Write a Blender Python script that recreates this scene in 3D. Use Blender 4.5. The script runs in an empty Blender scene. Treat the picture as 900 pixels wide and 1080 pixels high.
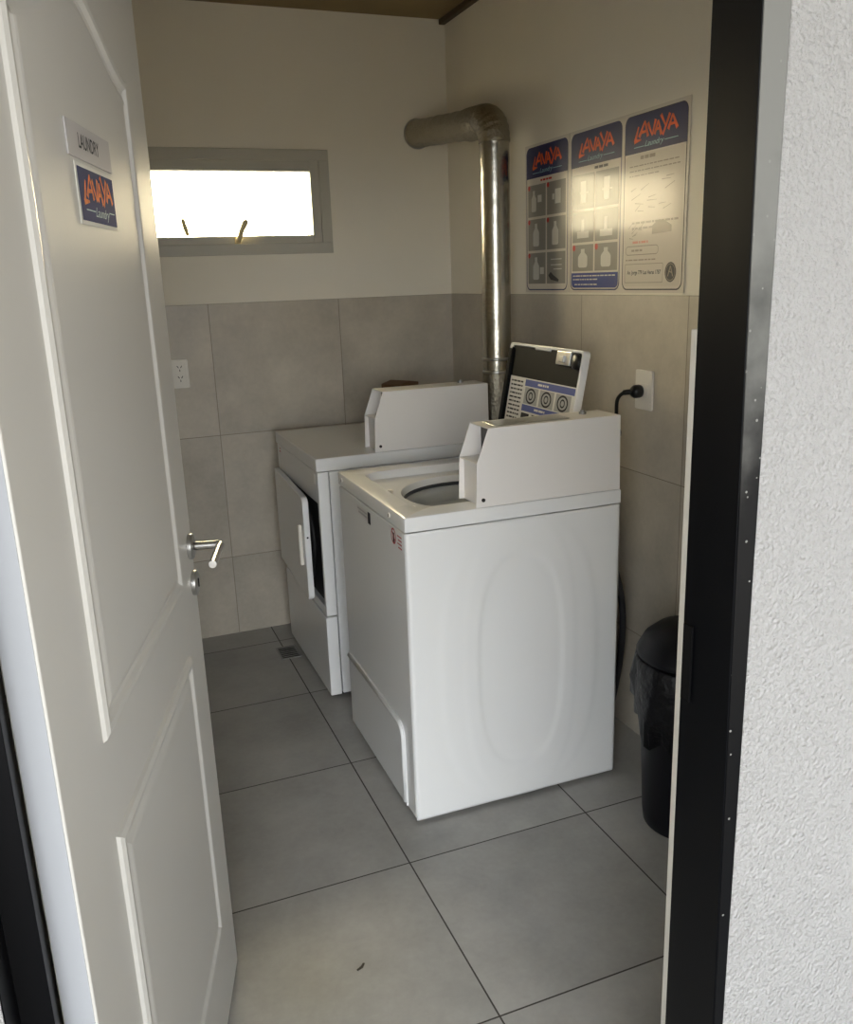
import bpy, bmesh, math, random
from mathutils import Vector, Matrix
random.seed(7)
SC = bpy.context.scene
COL = SC.collection
PI = math.pi

# ------------------------------------------------------------------ materials
def lin(c):
    return tuple((v/12.92 if v <= .04045 else ((v+.055)/1.055)**2.4) for v in [x/255 for x in c]) + (1,)
MATS = {}
def mat(name, rgb, rough=.5, metal=0, spec=.5, coat=0, coat_rough=.05, noise=None, bump=None):
    """noise=(scale, amount, detail); bump=(scale, strength, distance, detail)"""
    if name in MATS: return MATS[name]
    m = bpy.data.materials.new(name); m.use_nodes = True
    nt = m.node_tree; b = nt.nodes['Principled BSDF']
    b.inputs['Base Color'].default_value = lin(rgb)
    b.inputs['Roughness'].default_value = rough
    b.inputs['Metallic'].default_value = metal
    b.inputs['Specular IOR Level'].default_value = spec
    b.inputs['Coat Weight'].default_value = coat
    b.inputs['Coat Roughness'].default_value = coat_rough
    tc = nt.nodes.new('ShaderNodeTexCoord')
    if noise:
        n = nt.nodes.new('ShaderNodeTexNoise'); n.inputs['Scale'].default_value = noise[0]
        n.inputs['Detail'].default_value = noise[2] if len(noise) > 2 else 4
        nt.links.new(tc.outputs['Object'], n.inputs['Vector'])
        r = nt.nodes.new('ShaderNodeMapRange')
        r.inputs['From Min'].default_value = .3; r.inputs['From Max'].default_value = .7
        r.inputs['To Min'].default_value = 1-noise[1]; r.inputs['To Max'].default_value = 1+noise[1]
        nt.links.new(n.outputs['Fac'], r.inputs['Value'])
        mx = nt.nodes.new('ShaderNodeVectorMath'); mx.operation = 'SCALE'
        mx.inputs[0].default_value = lin(rgb)[:3]
        nt.links.new(r.outputs['Result'], mx.inputs['Scale'])
        nt.links.new(mx.outputs['Vector'], b.inputs['Base Color'])
    if bump:
        n = nt.nodes.new('ShaderNodeTexNoise'); n.inputs['Scale'].default_value = bump[0]
        n.inputs['Detail'].default_value = bump[3] if len(bump) > 3 else 3
        nt.links.new(tc.outputs['Object'], n.inputs['Vector'])
        bp = nt.nodes.new('ShaderNodeBump'); bp.inputs['Strength'].default_value = bump[1]; bp.inputs['Distance'].default_value = bump[2]
        nt.links.new(n.outputs['Fac'], bp.inputs['Height'])
        nt.links.new(bp.outputs['Normal'], b.inputs['Normal'])
        if coat: nt.links.new(bp.outputs['Normal'], b.inputs['Coat Normal'])
    MATS[name] = m
    return m

def tile_mat(name, rgb, grout, axes, period, offset, width, rough, amount):
    """stone tiles: grout lines found from the world position on the two given axes"""
    m = bpy.data.materials.new(name); m.use_nodes = True
    nt = m.node_tree; N = nt.nodes; L = nt.links; b = N['Principled BSDF']
    geo = N.new('ShaderNodeNewGeometry'); sep = N.new('ShaderNodeSeparateXYZ'); L.new(geo.outputs['Position'], sep.inputs[0])
    def math_(op, a, bb=None):
        n = N.new('ShaderNodeMath'); n.operation = op
        for i, v in enumerate((a, bb)):
            if v is None: continue
            if isinstance(v, (int, float)): n.inputs[i].default_value = v
            else: L.new(v, n.inputs[i])
        return n.outputs[0]
    masks = []; cells = []
    for ax, per, off in zip(axes, period, offset):
        t = math_('DIVIDE', math_('SUBTRACT', sep.outputs[ax], off), per)
        cells.append(math_('FLOOR', t))
        fr = math_('FRACT', t)
        d = math_('MINIMUM', fr, math_('SUBTRACT', 1.0, fr))
        masks.append(math_('LESS_THAN', math_('MULTIPLY', d, per), width/2))
    mk = math_('MAXIMUM', masks[0], masks[1])
    cx = N.new('ShaderNodeCombineXYZ'); L.new(cells[0], cx.inputs[0]); L.new(cells[1], cx.inputs[1])
    wn = N.new('ShaderNodeTexWhiteNoise'); L.new(cx.outputs[0], wn.inputs['Vector'])
    add = N.new('ShaderNodeVectorMath'); add.operation = 'MULTIPLY_ADD'
    L.new(wn.outputs['Color'], add.inputs[0]); add.inputs[1].default_value = (9, 9, 9); L.new(geo.outputs['Position'], add.inputs[2])
    n1 = N.new('ShaderNodeTexNoise'); n1.inputs['Scale'].default_value = 3.2; n1.inputs['Detail'].default_value = 7; n1.inputs['Roughness'].default_value = .62
    n2 = N.new('ShaderNodeTexNoise'); n2.inputs['Scale'].default_value = 60; n2.inputs['Detail'].default_value = 3
    L.new(add.outputs[0], n1.inputs['Vector']); L.new(add.outputs[0], n2.inputs['Vector'])
    s = math_('ADD', math_('MULTIPLY', math_('SUBTRACT', n1.outputs['Fac'], .5), amount*3), math_('MULTIPLY', math_('SUBTRACT', n2.outputs['Fac'], .5), amount*.5))
    s = math_('ADD', math_('ADD', s, 1.0), math_('MULTIPLY', math_('SUBTRACT', wn.outputs['Value'], .5), amount*.5))
    sc = N.new('ShaderNodeVectorMath'); sc.operation = 'SCALE'; sc.inputs[0].default_value = lin(rgb)[:3]; L.new(s, sc.inputs['Scale'])
    mix = N.new('ShaderNodeMix'); mix.data_type = 'RGBA'
    L.new(mk, mix.inputs['Factor']); L.new(sc.outputs[0], mix.inputs[6]); mix.inputs[7].default_value = lin(grout)
    L.new(mix.outputs[2], b.inputs['Base Color'])
    rr = math_('ADD', math_('MULTIPLY', mk, .4), math_('ADD', rough, math_('MULTIPLY', math_('SUBTRACT', n1.outputs['Fac'], .5), .25)))
    L.new(rr, b.inputs['Roughness'])
    bp = N.new('ShaderNodeBump'); bp.inputs['Strength'].default_value = .6; bp.inputs['Distance'].default_value = .002
    L.new(math_('SUBTRACT', 1.0, mk), bp.inputs['Height']); L.new(bp.outputs['Normal'], b.inputs['Normal'])
    return m

M = dict(
    paint=mat('wall_paint_cream', (236, 230, 214), .75, noise=(2.5, .02), bump=(90, .15, .001)),
    ceiling=mat('ceiling_brown_board', (139, 121, 84), .7, noise=(5, .08)),
    cornice=mat('cornice_dark_wood', (84, 70, 48), .6, noise=(20, .12)),
    enamel=mat('white_enamel', (222, 223, 222), .24, coat=.2, coat_rough=.08, bump=(260, .04, .0004)),
    enamel_matte=mat('white_powder_coat', (222, 219, 215), .42, bump=(500, .05, .0004)),
    grey_plastic=mat('pale_grey_plastic', (196, 198, 197), .35),
    doorpaint=mat('door_white_paint', (208, 206, 200), .38, bump=(45, .06, .0008)),
    edge_grey=mat('door_edge_grey', (176, 179, 184), .5),
    black_alu=mat('black_aluminium', (6, 7, 11), .42, spec=.14),
    dark=mat('dark_void', (12, 12, 13), .7),
    chrome=mat('brushed_chrome', (190, 189, 186), .3, metal=1, bump=(60, .05, .0005)),
    recess=mat('recess_dark_plate', (70, 68, 66), .6),
    steel=mat('dull_steel', (150, 150, 148), .4, metal=1),
    tubgrey=mat('tub_ring_grey', (64, 66, 68), .5),
    basket=mat('enamelled_basket', (176, 178, 176), .35),
    foil=mat('duct_foil', (188, 184, 172), .26, metal=1, bump=(55, .35, .004, 4)),
    foil_w=mat('wrinkled_foil', (166, 160, 144), .36, metal=1, bump=(70, .9, .008, 5)),
    winframe=mat('window_grey_aluminium', (186, 183, 170), .45),
    handle_beige=mat('window_handle_ivory', (222, 206, 160), .45),
    white_pl=mat('white_plastic', (226, 222, 212), .35),
    black_pl=mat('black_plastic', (16, 16, 18), .38),
    rubber=mat('black_rubber', (14, 14, 15), .6),
    lid_black=mat('lid_black_plastic', (12, 12, 13), .6, spec=.12),
    bag=mat('black_bin_bag', (6, 6, 11), .36, spec=.3, bump=(22, .6, .015, 3)),
    binp=mat('navy_black_bin', (7, 7, 14), .45, spec=.25),
    cardboard=mat('brown_cardboard', (104, 78, 52), .8, noise=(30, .1)),
    scrap=mat('dead_leaf', (60, 54, 44), .8),
    silver_sign=mat('silver_sign_plate', (186, 183, 183), .5, spec=.3),
    ink=mat('dark_ink', (34, 34, 40), .6, spec=.2),
    p_white=mat('laminate_white', (214, 206, 192), .5, spec=.3, coat=.24, coat_rough=.12, bump=(14, .12, .004, 3)),
    p_cream=mat('laminate_cream', (205, 196, 182), .5, spec=.3, coat=.24, coat_rough=.130, bump=(14, .14, .004, 3)),
    p_navy=mat('laminate_navy', (27, 32, 84), .5, spec=.3, coat=.24, coat_rough=.12, bump=(14, .12, .004, 3)),
    p_blue=mat('laminate_blue', (30, 52, 128), .5, spec=.3, coat=.24, coat_rough=.12, bump=(14, .12, .004, 3)),
    p_grey=mat('laminate_grey', (140, 136, 126), .5, spec=.3, coat=.24, coat_rough=.12, bump=(14, .12, .004, 3)),
    p_pale=mat('laminate_pale_print', (208, 205, 196), .5, spec=.3, coat=.24, coat_rough=.12),
    p_line=mat('laminate_print_line', (150, 138, 122), .5, spec=.3, coat=.24, coat_rough=.13),
    p_dark=mat('laminate_dark_print', (50, 46, 48), .5, spec=.3, coat=.24, coat_rough=.13),
    p_red=mat('laminate_red', (186, 46, 40), .5, spec=.3, coat=.24, coat_rough=.13),
    p_pink=mat('laminate_pale_red', (206, 140, 122), .5, spec=.3, coat=.24, coat_rough=.13),
    p_orange=mat('laminate_orange', (224, 92, 44), .5, spec=.3, coat=.24, coat_rough=.13, noise=(30, .3)),
    p_sky=mat('laminate_light_blue', (150, 190, 205), .5, spec=.3, coat=.24, coat_rough=.13),
    stk_navy=mat('sticker_navy', (44, 54, 100), .6, spec=.2), stk_white=mat('sticker_white', (226, 224, 216), .6),
    stk_orange=mat('sticker_orange', (232, 128, 70), .6, noise=(90, .35)), stk_sky=mat('sticker_pale_blue', (160, 190, 200), .45),
    lab_white=mat('label_white', (206, 205, 202), .45), lab_blue=mat('label_blue', (62, 76, 142), .45), lab_grey=mat('label_grey', (150, 151, 150), .45),
    brown_print=mat('red_print', (150, 40, 44), .5), concrete=mat('outdoor_concrete', (150, 148, 142), .85, noise=(6, .06)),
)
M['floor'] = tile_mat('floor_tiles', (156, 155, 151), (62, 58, 54), (0, 1), (.57, .57), (-.9846, -.7561), .0042, .42, .30)
M['tile_back'] = tile_mat('wall_tiles_back', (186, 178, 163), (138, 130, 117), (0, 2), (.578, .567), (-1.134, .373), .003, .38, .30)
M['tile_side'] = tile_mat('wall_tiles_side', (186, 178, 163), (138, 130, 117), (1, 2), (.588, .567), (-1.165, .373), .003, .38, .30)

def stucco():
    m = bpy.data.materials.new('white_stucco'); m.use_nodes = True
    nt = m.node_tree; N = nt.nodes; L = nt.links; b = N['Principled BSDF']
    b.inputs['Base Color'].default_value = lin((194, 193, 192)); b.inputs['Roughness'].default_value = .9
    geo = N.new('ShaderNodeNewGeometry')
    a = N.new('ShaderNodeTexNoise'); a.inputs['Scale'].default_value = 240; a.inputs['Detail'].default_value = 5; a.inputs['Roughness'].default_value = .6
    v = N.new('ShaderNodeTexVoronoi'); v.inputs['Scale'].default_value = 150
    L.new(geo.outputs['Position'], a.inputs['Vector']); L.new(geo.outputs['Position'], v.inputs['Vector'])
    ad = N.new('ShaderNodeMath'); ad.operation = 'MULTIPLY_ADD'; L.new(v.outputs['Distance'], ad.inputs[0]); ad.inputs[1].default_value = -.7; L.new(a.outputs['Fac'], ad.inputs[2])
    bp = N.new('ShaderNodeBump'); bp.inputs['Strength'].default_value = 1; bp.inputs['Distance'].default_value = .011
    L.new(ad.outputs[0], bp.inputs['Height']); L.new(bp.outputs['Normal'], b.inputs['Normal'])
    return m
M['stucco'] = stucco()
def glass():
    m = bpy.data.materials.new('clear_glass'); m.use_nodes = True
    nt = m.node_tree; N = nt.nodes; L = nt.links
    N.remove(N['Principled BSDF']); out = [n for n in N if n.type == 'OUTPUT_MATERIAL'][0]
    t = N.new('ShaderNodeBsdfTransparent'); g = N.new('ShaderNodeBsdfGlossy'); g.inputs['Roughness'].default_value = .02
    f = N.new('ShaderNodeFresnel'); f.inputs['IOR'].default_value = 1.45; x = N.new('ShaderNodeMixShader')
    L.new(f.outputs[0], x.inputs[0]); L.new(t.outputs[0], x.inputs[1]); L.new(g.outputs[0], x.inputs[2]); L.new(x.outputs[0], out.inputs['Surface'])
    return m
M['glass'] = glass()

# ------------------------------------------------------------------ object helpers
def obj(name, bm, m, parent=None, smooth=False, bevel=0, segs=2):
    me = bpy.data.meshes.new(name)
    bmesh.ops.recalc_face_normals(bm, faces=bm.faces)
    bm.to_mesh(me); bm.free()
    o = bpy.data.objects.new(name, me); COL.objects.link(o)
    me.materials.append(M[m] if isinstance(m, str) else m)
    if smooth:
        for p in me.polygons: p.use_smooth = True
    if parent: o.parent = parent
    if bevel:
        md = o.modifiers.new('bevel', 'BEVEL'); md.width = bevel; md.segments = segs; md.limit_method = 'ANGLE'; md.angle_limit = math.radians(40)
        for p in me.polygons: p.use_smooth = True
        wn = o.modifiers.new('wn', 'WEIGHTED_NORMAL'); wn.keep_sharp = False
    return o
def flat(name, bm, m, parent):
    """a printed shape: keeps the face direction it was drawn with"""
    me = bpy.data.meshes.new(name); bm.to_mesh(me); bm.free()
    o = bpy.data.objects.new(name, me); COL.objects.link(o); me.materials.append(M[m]); o.parent = parent
    return o
def tag(o, label, cat, group=None):
    o['label'] = label; o['category'] = cat
    if group: o['group'] = group
    return o
def empty(name, loc=(0, 0, 0), rz=0):
    o = bpy.data.objects.new(name, None); COL.objects.link(o); o.location = loc; o.rotation_euler = (0, 0, rz)
    o.empty_display_size = .05
    return o
def frame_empty(name, origin, X, Y):
    X = Vector(X).normalized(); Y = Vector(Y).normalized(); Z = X.cross(Y)
    o = bpy.data.objects.new(name, None); COL.objects.link(o)
    m = Matrix((X, Y, Z)).transposed().to_4x4(); m.translation = Vector(origin)
    o.matrix_world = m; o.empty_display_size = .05
    return o
def structure(o): o['kind'] = 'structure'; return o
def box(bm, x0, x1, y0, y1, z0, z1):
    v = [bm.verts.new(p) for p in ((x0,y0,z0),(x1,y0,z0),(x1,y1,z0),(x0,y1,z0),(x0,y0,z1),(x1,y0,z1),(x1,y1,z1),(x0,y1,z1))]
    for f in ((0,3,2,1),(4,5,6,7),(0,1,5,4),(1,2,6,5),(2,3,7,6),(3,0,4,7)): bm.faces.new([v[i] for i in f])
def boxes(*bs):
    bm = bmesh.new()
    for b in bs: box(bm, *b)
    return bm
def prism(bm, pts, axis, a, b):
    """extrude a polygon (list of 2-D points) along axis 'x','y' or 'z' from a to b"""
    def P(p, t):
        return {'x': (t, p[0], p[1]), 'y': (p[0], t, p[1]), 'z': (p[0], p[1], t)}[axis]
    A = [bm.verts.new(P(p, a)) for p in pts]; B = [bm.verts.new(P(p, b)) for p in pts]
    bm.faces.new(A); bm.faces.new(B[::-1]); n = len(pts)
    for i in range(n): bm.faces.new([A[i], B[i], B[(i+1) % n], A[(i+1) % n]])
    return bm
def rrect(x0, x1, y0, y1, r, n=6, corners=(1, 1, 1, 1)):
    """counter-clockwise rounded rectangle, corner order bl, br, tr, tl"""
    out = []
    for k, (cx, cy, a0) in enumerate(((x0+r, y0+r, PI), (x1-r, y0+r, 1.5*PI), (x1-r, y1-r, 0), (x0+r, y1-r, .5*PI))):
        if corners[k]:
            for i in range(n+1):
                a = a0 + .5*PI*i/n; out.append((cx+r*math.cos(a), cy+r*math.sin(a)))
        else:
            out.append(((x0, y0), (x1, y0), (x1, y1), (x0, y1))[k])
    return out
def tube(path, r, n=20, caps=True, close=False):
    bm = bmesh.new(); path = [Vector(p) for p in path]; rings = []
    rr = r if isinstance(r, (list, tuple)) else [r]*len(path)
    prev = None
    for i, p in enumerate(path):
        t = (path[min(i+1, len(path)-1)] - path[max(i-1, 0)]).normalized()
        if prev is None:
            ref = Vector((0, 0, 1)) if abs(t.z) < .9 else Vector((1, 0, 0))
            u = t.cross(ref).normalized()
        else:
            u = (prev - t*prev.dot(t)).normalized()
        prev = u; v = t.cross(u)
        rings.append([bm.verts.new(p + (u*math.cos(2*PI*k/n) + v*math.sin(2*PI*k/n))*rr[i]) for k in range(n)])
    for a, b in zip(rings, rings[1:]):
        for k in range(n): bm.faces.new([a[k], a[(k+1) % n], b[(k+1) % n], b[k]])
    if caps: bm.faces.new(rings[0][::-1]); bm.faces.new(rings[-1])
    return bm
def spline(pts, n=8):
    """Catmull-Rom through the points"""
    P = [Vector(p) for p in pts]; P = [2*P[0]-P[1]] + P + [2*P[-1]-P[-2]]; out = []
    for i in range(1, len(P)-2):
        for k in range(n):
            t = k/n; a, b, c, d = P[i-1:i+3]
            out.append(.5*((2*b) + (c-a)*t + (2*a-5*b+4*c-d)*t*t + (3*b-a-3*c+d)*t**3))
    out.append(P[-2]); return out
def lathe(profile, n=40, cx=0, cy=0, cap0=False, cap1=False, fn=None):
    bm = bmesh.new(); rings = []
    for i, (r, z) in enumerate(profile):
        ring = []
        for k in range(n):
            a = 2*PI*k/n; q = r*(fn(a, i) if fn else 1)
            ring.append(bm.verts.new((cx+q*math.cos(a), cy+q*math.sin(a), z)))
        rings.append(ring)
    for a, b in zip(rings, rings[1:]):
        for k in range(n): bm.faces.new([a[k], a[(k+1) % n], b[(k+1) % n], b[k]])
    if cap0: bm.faces.new(rings[0][::-1])
    if cap1: bm.faces.new(rings[-1])
    return bm
def disc_prism(cx, cy, cz, r, axis, t0, t1, n=24):
    bm = bmesh.new(); c = {'x': (cy, cz), 'y': (cx, cz), 'z': (cx, cy)}[axis]
    prism(bm, [(c[0]+r*math.cos(2*PI*k/n), c[1]+r*math.sin(2*PI*k/n)) for k in range(n)], axis, t0, t1)
    return bm
def poly(bm, pts, z):
    """flat polygon in the local XY plane facing +Z (points counter-clockwise)"""
    a = sum(p[0]*q[1]-q[0]*p[1] for p, q in zip(pts, pts[1:]+pts[:1]))
    if a < 0: pts = pts[::-1]
    bm.faces.new([bm.verts.new((p[0], p[1], z)) for p in pts])
def prect(bm, x0, x1, y0, y1, z, r=0):
    poly(bm, rrect(x0, x1, y0, y1, r) if r else [(x0, y0), (x1, y0), (x1, y1), (x0, y1)], z)
def ring_outline(bm, pts_out, pts_in, z):
    A = [bm.verts.new((p[0], p[1], z)) for p in pts_out]; B = [bm.verts.new((p[0], p[1], z)) for p in pts_in]; n = len(A)
    for i in range(n): bm.faces.new([A[i], A[(i+1) % n], B[(i+1) % n], B[i]])
def text_bm(body, x0, x1, y0, y1, z, shear=0, bold=0):
    cu = bpy.data.curves.new('lettering', 'FONT'); cu.body = body; cu.size = 1; cu.shear = shear; cu.offset = bold
    o = bpy.data.objects.new('lettering', cu); COL.objects.link(o)
    bpy.context.view_layer.update()
    me = bpy.data.meshes.new_from_object(o.evaluated_get(bpy.context.evaluated_depsgraph_get()))
    bpy.data.objects.remove(o); bpy.data.curves.remove(cu)
    bm = bmesh.new(); bm.from_mesh(me); bpy.data.meshes.remove(me)
    xs = [v.co.x for v in bm.verts]; ys = [v.co.y for v in bm.verts]
    for v in bm.verts:
        v.co = ((v.co.x-min(xs))/(max(xs)-min(xs))*(x1-x0)+x0, (v.co.y-min(ys))/(max(ys)-min(ys))*(y1-y0)+y0, z)
    bm.normal_update()
    for f in bm.faces:
        if f.normal.z < 0: f.normal_flip()
    return bm
def stroke(bm, a, b, w0, w1, z):
    a = Vector(a); b = Vector(b); d = (b-a).normalized(); n = Vector((-d.y, d.x))
    poly(bm, [tuple(a+n*w0/2), tuple(a-n*w0/2), tuple(b-n*w1/2), tuple(b+n*w1/2)], z)
def bars(rows, z):
    b = bmesh.new()
    for x0, x1, y0, y1 in rows: prect(b, x0, x1, y0, y1, z)
    return b
def logo_bm(x0, x1, y0, y1, z):
    """jagged brush lettering L A V A Y A"""
    bm = bmesh.new(); W = x1-x0; H = y1-y0
    def S(a, b, w0=.05, w1=.02):
        stroke(bm, (x0+a[0]*W, y0+a[1]*H), (x0+b[0]*W, y0+b[1]*H), w0*W, w1*W, z + random.random()*.0001)
    S((.10, .72), (.02, .05), .03, .06); S((.00, .06), (.17, .10), .06, .02)                     # L
    S((.25, .92), (.12, .22), .025, .06); S((.25, .92), (.33, .18), .03, .055); S((.16, .42), (.31, .44), .04, .03)   # A
    S((.32, .80), (.43, .16), .055, .025); S((.50, .86), (.43, .16), .05, .025)                  # V
    S((.56, .78), (.48, .18), .03, .055); S((.56, .78), (.64, .10), .03, .06); S((.50, .40), (.63, .40), .04, .03)    # A
    S((.62, 1.0), (.72, .50), .05, .03); S((.82, .95), (.67, .06), .05, .035)                    # Y
    S((.88, .88), (.79, .24), .03, .055); S((.88, .88), (.99, .22), .03, .06); S((.81, .46), (.96, .46), .04, .03)    # A
    return bm

# ------------------------------------------------------------------ the room shell
ZC = 2.6685; ZT = 1.507; XL = -2.25; YF = -3.05
WX0, WX1, WZ0, WZ1 = -1.393, -.567, 1.704, 2.128     # window outer frame
def shell():
    o = structure(obj('floor', boxes((XL-.2, .2, YF, .2, -.1, 0)), 'floor'))
    o = structure(obj('ground', boxes((-5, 3.2, -5.6, YF, -.1, -.004)), 'concrete'))
    structure(obj('ceiling', boxes((XL-.2, .2, YF, .2, ZC, ZC+.15)), 'ceiling'))
    hx0, hx1, hz0, hz1 = WX0+.02, WX1-.02, WZ0+.02, WZ1-.02
    o = structure(obj('wall_back', boxes((XL-.2, hx0, 0, .2, 0, ZC), (hx1, .2, 0, .2, 0, ZC), (hx0, hx1, 0, .2, 0, hz0), (hx0, hx1, 0, .2, hz1, ZC)), 'paint'))
    obj('tile_wainscot', boxes((XL, -.001, -.002, 0, 0, ZT)), 'tile_back', o)
    o = structure(obj('wall_right', boxes((0, .2, YF+.15, 0, 0, ZC)), 'paint'))
    obj('tile_wainscot', boxes((-.002, 0, YF+.15, -.002, 0, ZT)), 'tile_side', o)
    o = structure(obj('wall_left', boxes((XL-.2, XL, YF+.15, 0, 0, ZC)), 'paint'))
    obj('tile_wainscot', boxes((XL, XL+.002, YF+.15, -.002, 0, ZT)), 'tile_side', o)
    # front wall with the doorway
    o = structure(obj('wall_front', boxes((-4.5, -1.838, YF-.002, YF+.15, 0, 2.95), (-1.838, -1.8165, YF-.002, YF+.05, 0, 2.135), (-.876, 3.0, YF-.002, YF+.15, 0, 2.95), (-.897, -.876, YF-.002, YF+.05, 0, 2.135), (-1.838, -.876, YF-.002, YF+.15, 2.135, 2.95)), 'stucco'))
    obj('inner_tile_lining', boxes((-.866, -.002, YF+.15, YF+.158, 0, ZT)), 'tile_side', o)
    structure(obj('trim_1', boxes((-.8815, -.866, YF+.1505, YF+.163, 0, 1.503)), 'white_pl', bevel=.002))
    # thin dark cornice along the right wall
    structure(obj('trim_2', boxes((-.03, -.0005, YF+.16, -.0005, ZC-.022, ZC)), 'cornice', bevel=.004))
    structure(obj('added_shade_roof', boxes((-7, 6, YF-2.0, YF+.02, 2.42, 2.54)), 'concrete'))  # added slab out of view, keeps overhead sky light off the stucco
shell()

def grey_fade():  # black aluminium turning grey with height and noise, plus small grey specks
    m = M['black_alu'].copy(); m.name = 'black_aluminium_grey_top'; nt = m.node_tree; N = nt.nodes; L = nt.links; b = N['Principled BSDF']
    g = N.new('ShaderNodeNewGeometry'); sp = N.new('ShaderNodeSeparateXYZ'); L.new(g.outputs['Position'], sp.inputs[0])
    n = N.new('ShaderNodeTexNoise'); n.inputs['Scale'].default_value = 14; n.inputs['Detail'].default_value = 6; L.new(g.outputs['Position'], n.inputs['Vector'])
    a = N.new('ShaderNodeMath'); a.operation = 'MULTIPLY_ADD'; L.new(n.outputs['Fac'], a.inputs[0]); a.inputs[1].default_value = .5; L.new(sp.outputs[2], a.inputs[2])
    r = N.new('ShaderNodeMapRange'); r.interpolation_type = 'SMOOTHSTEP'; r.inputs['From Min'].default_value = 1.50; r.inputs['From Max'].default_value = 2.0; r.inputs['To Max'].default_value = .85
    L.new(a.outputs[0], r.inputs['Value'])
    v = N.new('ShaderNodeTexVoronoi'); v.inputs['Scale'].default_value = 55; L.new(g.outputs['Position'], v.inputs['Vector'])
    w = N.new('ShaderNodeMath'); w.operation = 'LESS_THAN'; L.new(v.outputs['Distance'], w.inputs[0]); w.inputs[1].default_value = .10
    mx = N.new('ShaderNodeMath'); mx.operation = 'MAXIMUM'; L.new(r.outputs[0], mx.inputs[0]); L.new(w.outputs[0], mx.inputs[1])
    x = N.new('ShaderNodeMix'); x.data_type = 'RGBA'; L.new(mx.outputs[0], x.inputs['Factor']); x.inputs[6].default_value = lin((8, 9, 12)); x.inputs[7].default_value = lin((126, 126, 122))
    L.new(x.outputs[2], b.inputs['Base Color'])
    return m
def door_frame():
    r = structure(empty('trim_3', (-1.36, -3.0, 0)))
    ox, oy = 1.36, 3.0
    def J(name, pts, z0, z1, m='black_alu'):
        bm = bmesh.new(); prism(bm, [(x+ox, y+oy) for x, y in pts], 'z', z0, z1); return obj(name, bm, m, r, bevel=.0015)
    # latch-side jamb, its face very slightly out of plumb as in the photo
    bm = bmesh.new()
    q = [[(xf+ox, -3.050+oy, z), (-.9135+ox, -2.940+oy, z), (-.877+ox, -2.940+oy, z), (-.877+ox, -3.0+oy, z), (-.897+ox, -3.0+oy, z), (-.897+ox, -3.050+oy, z)] for xf, z in ((-.9065, 0), (-.9395, 2.11))]
    A = [bm.verts.new(p) for p in q[0]]; B = [bm.verts.new(p) for p in q[1]]
    bm.faces.new(A); bm.faces.new(B[::-1])
    for i in range(6): bm.faces.new([A[i], B[i], B[(i+1) % 6], A[(i+1) % 6]])
    jamb = obj('jamb', bm, 'black_alu', r, bevel=.001)
    J('jamb', [(-1.815, -3.050), (-1.815, -2.975), (-1.7825, -2.970), (-1.7825, -2.905), (-1.837, -2.905), (-1.837, -2.999), (-1.8165, -2.999), (-1.8165, -3.050)], 0, 2.11)
    bm = boxes((-1.837+ox, -.877+ox, -3.050+oy, -2.940+oy, 2.11, 2.134)); obj('head', bm, 'black_alu', r, bevel=.0015)
    e = obj('front_edge', boxes((-.9330+ox, -.8972+ox, -3.0515+oy, -3.0500+oy, 0, 2.11)), grey_fade(), r)
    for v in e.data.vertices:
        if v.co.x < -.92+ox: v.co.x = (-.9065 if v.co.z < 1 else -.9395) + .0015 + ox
    e['label'] = 'front edge of the black jamb, turning grey towards its top'
    # strike plate recess
    bm = boxes((-.9165+ox, -.913+ox, -2.962+oy, -2.944+oy, .985, 1.10)); s = obj('strike_plate', bm, 'steel', jamb); 
    s['label'] = 'dark metal strike plate'
    s.data.materials[0] = M['lid_black']
door_frame()

# ------------------------------------------------------------------ window
def window():
    cx, cz = (WX0+WX1)/2, (WZ0+WZ1)/2
    r = structure(empty('window_1', (cx, 0, WZ0)))
    gx0, gx1, gz0, gz1 = -1.310-cx, -.650-cx, 1.782-WZ0, 2.042-WZ0
    x0, x1, z1 = WX0-cx, WX1-cx, WZ1-WZ0
    def fr(ax0, ax1, az0, az1, b, y0, y1):
        return boxes((ax0, ax1, y0, y1, az0, az0+b), (ax0, ax1, y0, y1, az1-b, az1), (ax0, ax0+b, y0, y1, az0+b, az1-b), (ax1-b, ax1, y0, y1, az0+b, az1-b))
    obj('frame', fr(x0, x1, 0, z1, .045, -.012, .10), 'winframe', r, bevel=.002)
    sash = obj('sash', boxes((x0+.043, gx0, -.004, .05, .043, z1-.043), (gx1, x1-.043, -.004, .05, .043, z1-.043), (gx0, gx1, -.004, .05, .043, gz0), (gx0, gx1, -.004, .05, gz1, z1-.043)), 'winframe', r, bevel=.003)
    obj('pane', boxes((gx0, gx1, .02, .026, gz0, gz1)), 'glass', r)
    # lever handle: rose and blade turned up to the right
    h = obj('handle', tube([(-.002, -.004, gz0-.02), (-.002, -.03, gz0-.018), (.012, -.038, gz0+.02), (.030, -.038, gz0+.052), (.038, -.036, gz0+.060)], [.012, .011, .011, .013, .008], 12), 'handle_beige', r, smooth=True)
    h['label'] = 'ivory lever handle of the window'
    rose = boxes((-.016, .012, -.010, -.004, gz0-.045, gz0+.000)); obj('rose', rose, 'handle_beige', h, bevel=.004)
    st = obj('stay_arm', tube([(-.205, .010, gz0+.004), (-.212, .006, gz0+.03), (-.222, .004, gz0+.072)], [.009, .010, .008], 10), 'handle_beige', r, smooth=True)
window()

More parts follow.
